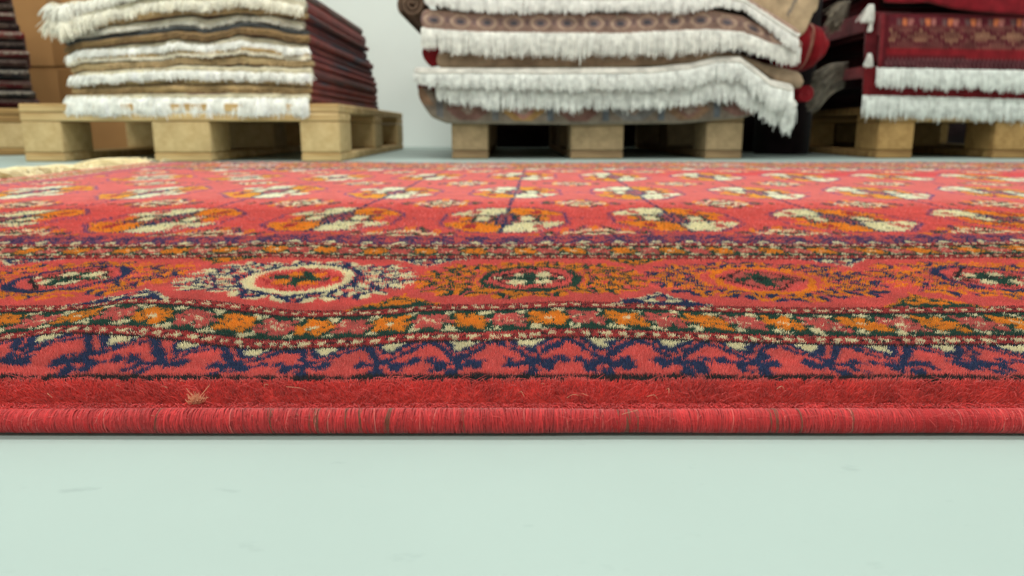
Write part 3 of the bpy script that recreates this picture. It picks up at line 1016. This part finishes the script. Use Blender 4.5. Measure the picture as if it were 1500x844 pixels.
# ---- draped rugs with hanging fringes -------------------------------------
def drape(label, group, d, pxs, top, bot, fbot, colour, fringe_col=(240, 242, 236), yb=None, th=.008, back_lift=0.0, fringe=True,
          nper=7, name='fringed_rug', nx=None, edge_round=.02, r=.0010, clump=.0075, messy=.32):
    """a rug lying on the stack whose end hangs over the front; polylines given at real distance d"""
    x0, _ = at(pxs[0], 100, d); x1, _ = at(pxs[1], 100, d)
    def conv(pl):
        P_ = [at(a, b_, d) for a, b_ in pl]
        return np.array([p[0] for p in P_]), np.array([p[1] for p in P_])
    tx, tz = conv(top); bx, bz = conv(bot)
    yb = yb or d + .8
    t = empty(name, ((x0 + x1) / 2, d, float(np.interp((x0 + x1) / 2, tx, tz))))
    tag(t, label, 'rug', group)
    nh = 16
    def sec(x):
        zt = float(np.interp(x, tx, tz)); zb = float(np.interp(x, bx, bz))
        wob = .004 * float(vnoise(x / .07, d * 31, 81))
        rr = min(.012, (zt - zb) * .5)
        outer = [(yb, zt + back_lift), (d + .4, zt + back_lift), (d + .12, zt + back_lift * .5), (d + .05, zt), (d + rr, zt)]
        for a in (30, 60, 90):
            aa = math.radians(a)
            outer.append((d + rr - rr * math.sin(aa) + wob, zt - rr + rr * math.cos(aa)))
        zs = np.linspace(zt - rr, zb, nh + 1)[1:]
        for i, z in enumerate(zs):
            f = i / nh
            outer.append((d + wob - .004 * math.sin(f * 3.1), z))
        inner = []
        tt = min(th, (zt - zb) * .45)
        for (y, z) in outer[:5]: inner.append((y, z - tt))
        for (y, z) in outer[5:8]: inner.append((y + tt, z - tt * .6))
        for i, (y, z) in enumerate(outer[8:]): inner.append((y + tt * (1 if i < nh - 1 else .6), min(z, zt - tt) if i < nh - 1 else z))
        return outer + inner[::-1]
    nx = nx or int((x1 - x0) / .003)
    xs_ = np.linspace(x0, x1, nx)
    def cf(X, Y, Z, S):
        zt = np.interp(X, tx, tz); zb = np.interp(X, bx, bz)
        return colour(X, (Z - zb) / np.maximum(zt - zb, 1e-4), Y, Y < d + .02)
    loft('rug_body', xs_, sec, cf, t, round_ends=edge_round)
    if fringe:
        fx, fz = conv(fbot)
        px_ = np.arange(x0 + .003, x1 - .003, .0026)
        zb = np.interp(px_, bx, bz); fl = np.maximum(zb - np.interp(px_, fx, fz), .006)
        wob = .004 * vnoise(px_ / .07, np.full_like(px_, d * 31), 81)
        pts = np.stack([px_, d + wob - .0005, zb + .003], 1)
        outs = np.tile([0, -.5, 0], (len(px_), 1))
        P, rad_, C = fringe_strands(pts, outs, fl * 1.05, r, nper, fringe_col, clump, fall=1.0, messy=messy, cvar=.06)
        hair_obj('fringe', P, rad_, C, M_fringe, t)
    return t


def pick(cs, S, C):
    pass


def plain(c, kil=None, kf=.35, seed=0, amt=.12):
    base = lin(c)
    def f(X, s, Y, front):
        C = np.tile(base, (len(X), 1)); C[:, :3] *= (1 + amt * vnoise(X / .02, s * 3, seed))[:, None]
        if kil is not None:
            mm = front & (s < kf)
            C[mm] = lin(kil)
        return np.clip(C, 0, 1)
    return f


def taupe_motifs(X, s, Y, front):
    C = np.tile(lin((150, 122, 110)), (len(X), 1))
    C[:, :3] *= (1 + .08 * vnoise(X / .006, s * 12, 3))[:, None]
    T = .0695
    p = ((X + .03) / T % 1 - .5) * T
    e = np.hypot(p / .024, (s - .48) / .30)
    m = front
    C[m & (np.abs(e - .95) < .12)] = lin((186, 160, 140))
    C[m & (e < .62)] = lin((132, 112, 108))
    C[m & (np.hypot(p / .010, (s - .46) / .10) < 1)] = lin((84, 80, 86))
    C[m & (s > .86)] = lin((168, 136, 120))
    C[m & (s < .13)] = lin((176, 146, 134))
    d_ = m & (np.abs(np.abs(p) - T / 2) < .004) & (np.abs(s - .5) < .15)
    C[d_] = lin((120, 98, 96))
    return C


def lozenge_border(X, s, Y, front):
    C = np.tile(lin((126, 112, 100)), (len(X), 1))
    T = .150
    q_ = (X + .045) / T
    k = np.floor(q_).astype(int); p = (q_ % 1 - .5) * T
    o = np.abs(p) / .060 + np.abs(s - .5) / .62
    cols_ = [lin((168, 130, 84)), lin((122, 88, 80)), lin((122, 118, 116)), lin((138, 108, 86)), lin((124, 92, 84))]
    for i, c in enumerate(cols_):
        C[front & (o < 1) & (k % 5 == i)] = c
    C[front & (o < .55) & (k % 5 == 0)] = lin((170, 122, 112))
    C[front & (o < .55) & (k % 2 == 1)] = lin((132, 98, 88))
    C[front & (o < .30)] = lin((150, 130, 118))
    e = front & (np.abs(np.abs(p) - T * .47) < .004)
    C[e] = lin((100, 104, 110))
    C[:, :3] *= (1 + .15 * vnoise(X / .008, s * 8, 8))[:, None]
    C[front & (s < .14)] = lin((128, 118, 104))
    return C


GC = 'beige rugs on the middle pallet'
dC = 2.062
# lowest rug: patterned edge resting on the deck boards
drape('lowest rug on the greyish pallet, brown lozenge border showing under the fringes', GC, dC + .012, (612, 1112),
      [(612, 118), (640, 135), (700, 143), (1100, 143)], [(612, 150), (632, 172), (655, 181), (850, 183), (1000, 181), (1100, 172)], None, lozenge_border, fringe=False, th=.012, edge_round=.05, name='patterned_rug', yb=3.30)
# small dark red fold at the left
drape('dark red rug peeking out at the left corner between the fringed beige rugs', GC, dC + .022, (611, 700),
      [(611, 112), (700, 112)], [(611, 138), (640, 150), (700, 150)], None, plain((96, 22, 26), seed=4), fringe=False, th=.012, edge_round=.02, name='folded_rug', yb=3.30)
drape('rug whose long white fringe hangs lowest, its corner drooping off the middle pallet', GC, dC - .006, (637, 1172),
      [(637, 116), (800, 118), (950, 116), (1010, 108), (1050, 96), (1090, 96), (1110, 118), (1140, 140), (1172, 146)],
      [(637, 126), (800, 130), (950, 128), (1010, 122), (1050, 112), (1090, 114), (1110, 140), (1140, 158), (1172, 160)],
      [(637, 144), (660, 150), (720, 157), (850, 160), (960, 158), (1040, 146), (1080, 148), (1105, 164), (1135, 184), (1152, 194), (1172, 178)],
      plain((214, 208, 198), (226, 224, 216), 1.0, seed=5, amt=.05), (236, 238, 232), yb=3.30, edge_round=.01, messy=.45)
drape('rug whose shorter white fringe lies over the lowest one, beneath the plain taupe fold', GC, dC - .020, (606, 1165),
      [(606, 98), (640, 99), (800, 99), (950, 98), (1010, 92), (1050, 83), (1085, 82), (1105, 96), (1130, 116), (1165, 124)],
      [(606, 108), (640, 108), (800, 109), (950, 108), (1010, 102), (1050, 92), (1085, 92), (1105, 108), (1130, 128), (1165, 136)],
      [(606, 122), (650, 127), (800, 132), (950, 132), (1010, 126), (1050, 116), (1085, 118), (1105, 138), (1130, 160), (1165, 164)],
      plain((220, 212, 200), (222, 218, 208), 1.0, seed=6, amt=.05), (238, 240, 234), yb=3.30, edge_round=.01, messy=.45)
drape('plain taupe folded rug in the shadow between the two fringe rows of the middle stack', GC, dC + .006, (640, 1178),
      [(640, 74), (900, 73), (1040, 70), (1080, 78), (1120, 92), (1178, 106)], [(640, 100), (900, 99), (1010, 94), (1050, 86), (1085, 86), (1110, 100), (1140, 122), (1178, 132)],
      None, plain((164, 142, 118), seed=7), fringe=False, th=.012, name='folded_rug', yb=3.30)
drape('thin dark red fold showing beside the middle stack just under its oval-motif rug', GC, dC + .014, (619, 760),
      [(619, 64), (760, 64)], [(619, 88), (632, 98), (760, 80)], None, plain((110, 24, 28), seed=9), fringe=False, th=.010, name='folded_rug', yb=3.30)
drape('rug with a row of small oval motifs above its white fringe, middle stack', GC, dC - .022, (618, 1172),
      [(618, 12), (700, 17), (900, 18), (1040, 12), (1090, 22), (1130, 42), (1172, 56)],
      [(618, 42), (700, 48), (900, 50), (1040, 44), (1090, 48), (1130, 64), (1172, 72)],
      [(618, 66), (660, 76), (740, 80), (850, 82), (980, 80), (1040, 72), (1090, 72), (1130, 86), (1155, 97), (1172, 90)],
      taupe_motifs, (240, 240, 232), yb=3.30)
drape('beige rug corner with a dark line, folded over the right end of the middle stack', GC, dC + .000, (1060, 1192),
      [(1060, -40), (1192, -40)], [(1060, 5), (1100, 14), (1140, 48), (1165, 60), (1180, 46), (1192, 18)], None,
      lambda X, s, Y, front: np.where(((np.abs(X - (.70 + .07 * s)) < .0035) & front & (s > .3))[:, None], lin((112, 106, 100)), lin((188, 164, 132))), fringe=False, name='folded_rug', yb=2.40, edge_round=.01)
drape('rug with the uppermost white fringe of the middle stack, cut by the photo top edge', GC, dC - .030, (624, 1168),
      [(624, -24), (1040, -20), (1090, -10), (1120, 10), (1168, 40)],
      [(624, -4), (700, 0), (900, 2), (1040, -4), (1090, 4), (1120, 24), (1168, 58)],
      [(624, 8), (700, 18), (780, 20), (900, 18), (1000, 19), (1050, 10), (1090, 16), (1120, 38), (1145, 62), (1168, 80)],
      plain((170, 140, 124), (236, 234, 226), .5, seed=11), (242, 242, 236), yb=3.30)
drape('taupe folded rug lying on the uppermost fringed rug of the middle stack', GC, dC + .01, (610, 1150),
      [(610, -70), (1150, -66)], [(610, -30), (1040, -28), (1150, -10)], None, plain((150, 122, 108), seed=12), fringe=False, th=.02, name='folded_rug', yb=3.30)


# rolled rugs (a spiral seen from the end)
def roll(cx, cz, y0, y1, R, col, label, turns=3.2, group=None, tilt=0.0):
    t = empty('rolled_rug', (cx, y0, cz - R)); tag(t, label, 'rug', group)
    nt_ = int(40 * turns); th = R * .8 / turns * .80
    a = np.linspace(0, 2 * math.pi * turns, nt_)
    rc = R - th / 2 - (R * .8) * (1 - a / a[-1]) * 1.0
    rc = np.maximum(rc, R * .16)
    loop = [(math.cos(q_) * (r_ + th / 2), math.sin(q_) * (r_ + th / 2)) for q_, r_ in zip(a, rc)]
    loop2 = [(math.cos(q_) * (r_ - th / 2), math.sin(q_) * (r_ - th / 2)) for q_, r_ in zip(a, rc)]
    L = loop + loop2[::-1]
    K = len(L)
    ys = np.linspace(y0, y1, 8)
    V, q_ = [], []
    for i, y in enumerate(ys):
        for (x, z) in L: V.append((cx + x + tilt * (y - y0), y, cz + z))
    for i in range(len(ys) - 1):
        for j in range(K):
            q_.append((i * K + j, i * K + (j + 1) % K, (i + 1) * K + (j + 1) % K, (i + 1) * K + j))
    for j in range(K // 2 - 1):
        q_.append((j, K - 1 - j, K - 2 - j, j + 1))
        b0 = (len(ys) - 1) * K
        q_.append((b0 + j, b0 + j + 1, b0 + K - 2 - j, b0 + K - 1 - j))
    base = lin(col)
    C = np.tile(base, (len(V), 1)); C[:, :3] *= (1 + .2 * rng.standard_normal(len(V)) * .5)[:, None]
    mesh_obj('rug_body', V, None, M_rug, t, np.clip(C, 0, 1), True, np.array(q_))
    return t


x, z = at(1180, 138, 2.09)
roll(x, z, 2.09, 2.55, .024, (128, 24, 32), 'small red rolled rug end poking out at the lower right of the middle stack', 2.2, GC, tilt=-.35)
x, z = at(603, 6, 2.10)
roll(x, z, 2.10, 2.80, .040, (116, 94, 78), 'brown rolled rug end at the top left corner of the middle stack', 2.6, GC)

# dark rolls added on the floor so the spaces behind the pallets read black
def added_floor_roll(x0, x1, y, R_, col, label):
    t = empty('rolled_rug', ((x0 + x1) / 2, y, 0)); tag(t, label, 'rug', 'rolled rugs added on the floor behind the pallets')
    n_ = 28
    def sec(x):
        a = np.linspace(-math.pi, math.pi, n_, endpoint=False) + math.pi / n_
        rr_ = R_ * (1 + .03 * np.sin(5 * a + x * 3))
        return np.stack([y - rr_ * np.cos(a + math.pi), R_ * 1.03 + rr_ * np.sin(a + math.pi)], 1)
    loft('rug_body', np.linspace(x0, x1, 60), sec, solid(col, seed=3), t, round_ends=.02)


def added_upright_roll(x, y, R_, h, label):  # invented standing roll, added to keep the gap between the stacks dark
    t = empty('added_upright_rug_roll', (x, y, 0)); tag(t, label, 'rug', 'dark rolled rugs added between the stacks')
    na = 60
    V, q_ = [], []
    zs_ = np.concatenate([[0], np.linspace(.01, h - .01, 14), [h]])
    for i, z in enumerate(zs_):
        for j in range(na):
            a = 2 * math.pi * j / na
            r_ = R_ * (1 + .025 * math.sin(3 * a + z * 4) + .012 * float(vnoise(a * 3, z / .1, 4))) * (.96 if i in (0, len(zs_) - 1) else 1)
            r_ -= R_ * .10 * (j / na)
            V.append((x + r_ * math.cos(a + 2.2), y + r_ * math.sin(a + 2.2), z))
    for i in range(len(zs_) - 1):
        for j in range(na):
            q_.append((i * na + j, i * na + (j + 1) % na, (i + 1) * na + (j + 1) % na, (i + 1) * na + j))
    for b0, rev in ((0, True), ((len(zs_) - 1) * na, False)):
        for j in range(na // 2 - 1):
            c_ = (b0 + j, b0 + j + 1, b0 + na - 2 - j, b0 + na - 1 - j)
            q_.append(c_[::-1] if rev else c_)
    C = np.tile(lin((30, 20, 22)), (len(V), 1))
    mesh_obj('rug_body', V, None, M_rug, t, C, True, np.array(q_))


added_upright_roll(.903, 2.53, .092, .50, 'dark rolled rug added upright to darken the gap beside the middle stack')
added_upright_roll(.900, 2.80, .092, .53, 'dark rolled rug added behind the other upright roll to darken the gap')
added_floor_roll(-.16, 2.45, 3.405, .070, (40, 26, 28), 'long dark rolled rug added to blacken the space behind the middle and right pallets')
added_floor_roll(-1.33, -.74, 3.30, .066, (38, 28, 28), 'short dark rolled rug added to blacken the space behind the pale pallet')


# red folded rug bulging right of the middle stack
def red_bulge():
    t = empty('folded_rug', (.80, 2.12, .25))
    tag(t, 'bright red folded rug bulging out of the right side of the middle stack', 'rug', GC)
    d = 2.115
    T_ = [(1140, 30), (1170, 26), (1195, 25), (1209, 34), (1216, 55), (1217, 62)]
    B_ = [(1140, 108), (1170, 106), (1188, 103), (1203, 100), (1214, 84), (1217, 66)]
    tx = [at(a, 60, d)[0] for a, _ in T_]; tz = [at(a, b_, d)[1] for a, b_ in T_]
    bx = [at(a, 60, d)[0] for a, _ in B_]; bz = [at(a, b_, d)[1] for a, b_ in B_]
    x0, x1 = tx[0], tx[-1]
    seam = at(1190, 60, d)[0]
    def sec(x):
        zt = np.interp(x, tx, tz); zb = np.interp(x, bx, bz)
        return slab_section(d + .010 * math.exp(-((x - seam) / .006) ** 2) + .25 * max(0, x - x1 + .03) ** 1.0, d + .28, zb, zt)
    def cf(X, Y, Z, S):
        C = np.tile(lin((136, 24, 32)), (len(X), 1))
        C[:, :3] *= (1 + .12 * vnoise(X / .008, Z / .05, 5))[:, None]
        sl_ = seam - .006 + (Z - .25) * .14
        C[(np.abs(X - sl_) < .0022)] = lin((196, 150, 128))
        return C
    loft('rug_body', np.linspace(x0, x1, 80), sec, cf, t, round_ends=0)


red_bulge()

# ---- right stack ---------------------------------------------------------
GR = 'dark red rugs on the right pallet'
dR = 2.118


def bokhara_face(X, s, Y, front):
    n = len(X)
    C = np.tile(lin((102, 26, 34)), (n, 1))
    x0 = at(1285, 60, dR)[0]
    a = X - x0
    f = front
    band = f & (s > .60) & (s < .93) & (a > .028)
    C[band] = lin((100, 34, 44))
    # lattice of beige lozenges
    T = .085
    g = np.abs(((a / T + .15) % 1) - .5) * 2
    h = np.abs((s - .58) / .15)
    lat = f & (s > .40) & (s < .76) & (a > .030)
    C[lat] = lin((96, 34, 42))
    fine = (np.floor(a / .0045) + np.floor(s / .045)).astype(int) % 2 == 0
    C[lat & ((g + h) < .85) & fine] = lin((168, 124, 98))
    C[lat & ((g + h) > 1.25) & fine] = lin((134, 84, 74))
    dots = f & (s > .78) & (s < .91) & (a > .030)
    kk = np.floor(a / .0155).astype(int)
    loc = ((a / .0155) % 1 - .5)
    dd = (np.hypot(loc * 1.2, (s - .845) / .13) < .55)
    C[dots & dd & (kk % 4 == 0)] = lin((214, 120, 78))
    C[dots & dd & (kk % 4 == 1)] = lin((186, 116, 110))
    C[dots & dd & (kk % 4 == 3)] = lin((112, 80, 80))
    C[f & (s > .23) & (s < .37) & (a > .02)] = lin((140, 30, 38))
    pur = f & (s < .20) & (a > .02)
    C[pur] = lin((84, 30, 40))
    C[pur & ((np.floor(a / .004) + np.floor(s / .04)).astype(int) % 3 == 0)] = lin((122, 82, 84))
    C[f & (np.abs(a - .010) < .004)] = lin((132, 44, 50))
    C[f & (np.abs(a - .022) < .002)] = lin((80, 22, 30))
    C[:, :3] *= .82 * (1 + .10 * vnoise(X / .01, s * 10, 15))[:, None]
    return np.clip(C, 0, 1)


RX = 1760
drape('red rug at the bottom of the right stack, white fringe against the brown pallet', GR, dR + .012, (1267, RX),
      [(1267, 96), (RX, 100)], [(1267, 141), (1400, 144), (1500, 147), (RX, 150)], [(1267, 169), (1400, 173), (1500, 175), (RX, 178)],
      plain((108, 26, 30), (226, 228, 222), .0, seed=14), (226, 230, 224), yb=3.30, edge_round=.004, messy=.2)
drape('dark red rug with beige lattice and orange dots, hanging over the right stack', GR, dR, (1285, RX),
      [(1285, 18), (RX, 20)], [(1285, 101), (1400, 103), (1500, 105), (RX, 108)], [(1285, 126), (1400, 129), (1500, 132), (RX, 134)],
      bokhara_face, (230, 234, 228), yb=3.30, edge_round=.004, messy=.2, name='patterned_rug')
drape('narrow edge of a dark red rug with white tassels, left of the lattice patterned rug', GR, dR + .026, (1264, 1330),
      [(1264, 16), (1330, 16)], [(1264, 92), (1330, 92)], None, plain((100, 32, 38), seed=17), fringe=False, yb=3.30, edge_round=.006, name='tasselled_rug')
tass = [o for o in bpy.data.objects if o.name.startswith('tasselled_rug')][0]


def tassel(px, py0, py1, d, spread, n, parent, lean=(0, 0), col=(232, 232, 224), name='tassel'):
    x, z0 = at(px, py0, d); _, z1 = at(px, py1, d)
    L = z0 - z1
    P = []
    for i in range(n):
        a = random.gauss(0, 1) * spread; b_ = random.gauss(0, 1) * spread * .5
        P.append([(x + a * .25, d + b_ * .2, z0), (x + a * .5 + lean[0] * .3, d + b_ * .5 - .002, z0 - L * .3), (x + a * .8 + lean[0] * .7, d + b_, z0 - L * .7), (x + a + lean[0], d + b_ * 1.2, z1 + random.uniform(-.004, .004))])
    C = np.tile(lin(col), (n, 1)); C[:, :3] *= (1 + .08 * rng.standard_normal(n))[:, None]
    return hair_obj(name, np.array(P), np.array([.0012, .0012, .0011, .0008]), np.clip(C, 0, 1), M_fringe, parent)


tassel(1274, 78, 98, dR + .018, .0055, 90, tass)
tassel(1276, 30, 45, dR + .018, .0035, 60, tass)
tassel(1277, 6, 32, dR + .016, .009, 120, tass, lean=(-.008, 0))
# bright red rug on top
drape('bright crimson rug folded over the top of the right stack, lower edge wavy', GR, dR - .012, (1282, RX),
      [(1282, -60), (RX, -50)], [(1282, 2), (1330, 4), (1360, 3), (1400, 12), (1440, 17), (1500, 21), (RX, 26)], None,
      plain((132, 26, 36), seed=19), fringe=False, th=.02, yb=3.30, edge_round=.02, name='folded_rug')

# folded rugs behind: loops of the folds show on the left side
zc = .1455
fold_words = ['dark red folded rug lowest in the shadow behind the right stack front',
              'dark red folded rug second from the pallet in the shadow beside the right stack',
              'dark red folded rug with greyish fringe spilling into the gap between stacks',
              'dark red folded rug level with the lattice rug, in the gap between the stacks',
              'upper dark red folded rug with pale fringe high in the gap between the stacks',
              'topmost dark red folded rug in the gap left of the crimson rug']
for k in range(6):
    th = [.058, .050, .050, .045, .052, .060][k]
    xl = [1.085, 1.062, 1.050, 1.066, 1.040, 1.045][k]
    xr = 1.80
    yf, yb = [2.32, 2.30, 2.27, 2.29, 2.26, 2.28][k], 3.2
    t = empty('folded_rug', ((xl + xr) / 2, yf, zc)); tag(t, fold_words[k], 'rug', GR)
    z0 = zc
    # cross section is a folded loop: rounded left end with a slot
    def outline(z0=z0, th=th):
        pts_ = []
        return pts_
    n_a = 10
    c1 = lin([(60, 14, 18), (52, 12, 16), (72, 16, 20), (60, 14, 18), (66, 16, 20), (84, 18, 24)][k])
    # profile in x-z (fold loop), extruded along y
    tt = th * .30
    outer = [(xr, z0 + th), (xl + th / 2, z0 + th)]
    for a in np.linspace(90, 270, n_a)[1:-1]:
        outer.append((xl + th / 2 + th / 2 * math.cos(math.radians(a)), z0 + th / 2 + th / 2 * math.sin(math.radians(a))))
    outer += [(xl + th / 2, z0), (xr, z0)]
    r2 = th / 2 - tt
    inner = [(xr, z0 + th - tt), (xl + th / 2, z0 + th - tt)]
    for a in np.linspace(90, 270, n_a)[1:-1]:
        inner.append((xl + th / 2 + r2 * math.cos(math.radians(a)), z0 + th / 2 + r2 * math.sin(math.radians(a))))
    inner += [(xl + th / 2, z0 + tt), (xr, z0 + tt)]
    loop = outer + inner[::-1]
    K = len(loop); ys = np.linspace(yf, yb, 10)
    V = [(x + .008 * float(vnoise(y / .12, k * 3.0, 5)), y, z) for y in ys for (x, z) in loop]
    q_ = [(i * K + j, i * K + (j + 1) % K, (i + 1) * K + (j + 1) % K, (i + 1) * K + j) for i in range(len(ys) - 1) for j in range(K)]
    for j in range(K // 2 - 1):
        q_.append((j, K - 1 - j, K - 2 - j, j + 1))
        b0 = (len(ys) - 1) * K
        q_.append((b0 + j, b0 + j + 1, b0 + K - 2 - j, b0 + K - 1 - j))
    mesh_obj('rug_body', V, None, M_rug, t, np.tile(c1, (len(V), 1)), True, np.array(q_))
    if k == 2:
        # grey fringe from the end falls left and down
        n = 420
        P = []
        for i in range(n):
            f = (random.randrange(9) + random.gauss(0, .18)) / 8
            xa, za = at(1238 - 6 * f, 92 + 34 * f, yf); xb_, zb_ = at(1200 - 12 * f + random.gauss(0, 5), 112 + 46 * f + random.gauss(0, 4), yf - .04)
            mx_ = (xa * .45 + xb_ * .55, yf - .03, (za + zb_) / 2 + .008)
            P.append([(xa + .012, yf + .004, za), mx_, (xb_, yf - .04 + random.gauss(0, .01), zb_)])
        C = np.tile(lin((128, 120, 106)), (n, 1)); C[:, :3] *= (1 + .25 * rng.standard_normal(n))[:, None]
        hair_obj('fringe', np.array(P), np.array([.0014, .0014, .0010]), np.clip(C, 0, 1), M_fringe, t)
    if k == 4:
        n = 300
        P = []
        for i in range(n):
            f = (random.randrange(7) + random.gauss(0, .18)) / 6
            xa, za = at(1242 - 4 * f, 2 + 20 * f, yf); xb_, zb_ = at(1222 - 4 * f + random.gauss(0, 5), 20 + 24 * f + random.gauss(0, 4), yf - .03)
            P.append([(xa + .01, yf + .004, za), ((xa + xb_) / 2, yf - .02, (za + zb_) / 2 + .006), (xb_, yf - .03 + random.gauss(0, .01), zb_)])
        C = np.tile(lin((122, 112, 96)), (n, 1)); C[:, :3] *= (1 + .25 * rng.standard_normal(n))[:, None]
        hair_obj('fringe', np.array(P), np.array([.0013, .0013, .0010]), np.clip(C, 0, 1), M_fringe, t)
    zc += th + .0015

# ------------------------------------------------------------------ camera and view
cd = bpy.data.cameras.new('camera')
cd.sensor_width = 36; cd.lens = 36 * 1090 / 1500
cd.dof.use_dof = True; cd.dof.focus_distance = .262; cd.dof.aperture_fstop = 17.0
cd.clip_start = .01
cam = bpy.data.objects.new('camera', cd)
cam.location = (0, 0, CAM_H)
cam.rotation_euler = (math.pi / 2 - PITCH, 0, 0)
COL.objects.link(cam)
SC.camera = cam
w = bpy.data.worlds.new('world'); SC.world = w; w.use_nodes = True
w.node_tree.nodes['Background'].inputs['Color'].default_value = (.8, .9, 1, 1)
w.node_tree.nodes['Background'].inputs['Strength'].default_value = .05
SC.view_settings.view_transform = 'Standard'; SC.view_settings.look = 'None'
SC.view_settings.exposure = 0.10; SC.view_settings.gamma = 1.0
SC.view_settings.use_curve_mapping = False
SC.cycles.max_bounces = 8
SC.cycles.diffuse_bounces = 4
SC.cycles_curves.subdivisions = 1
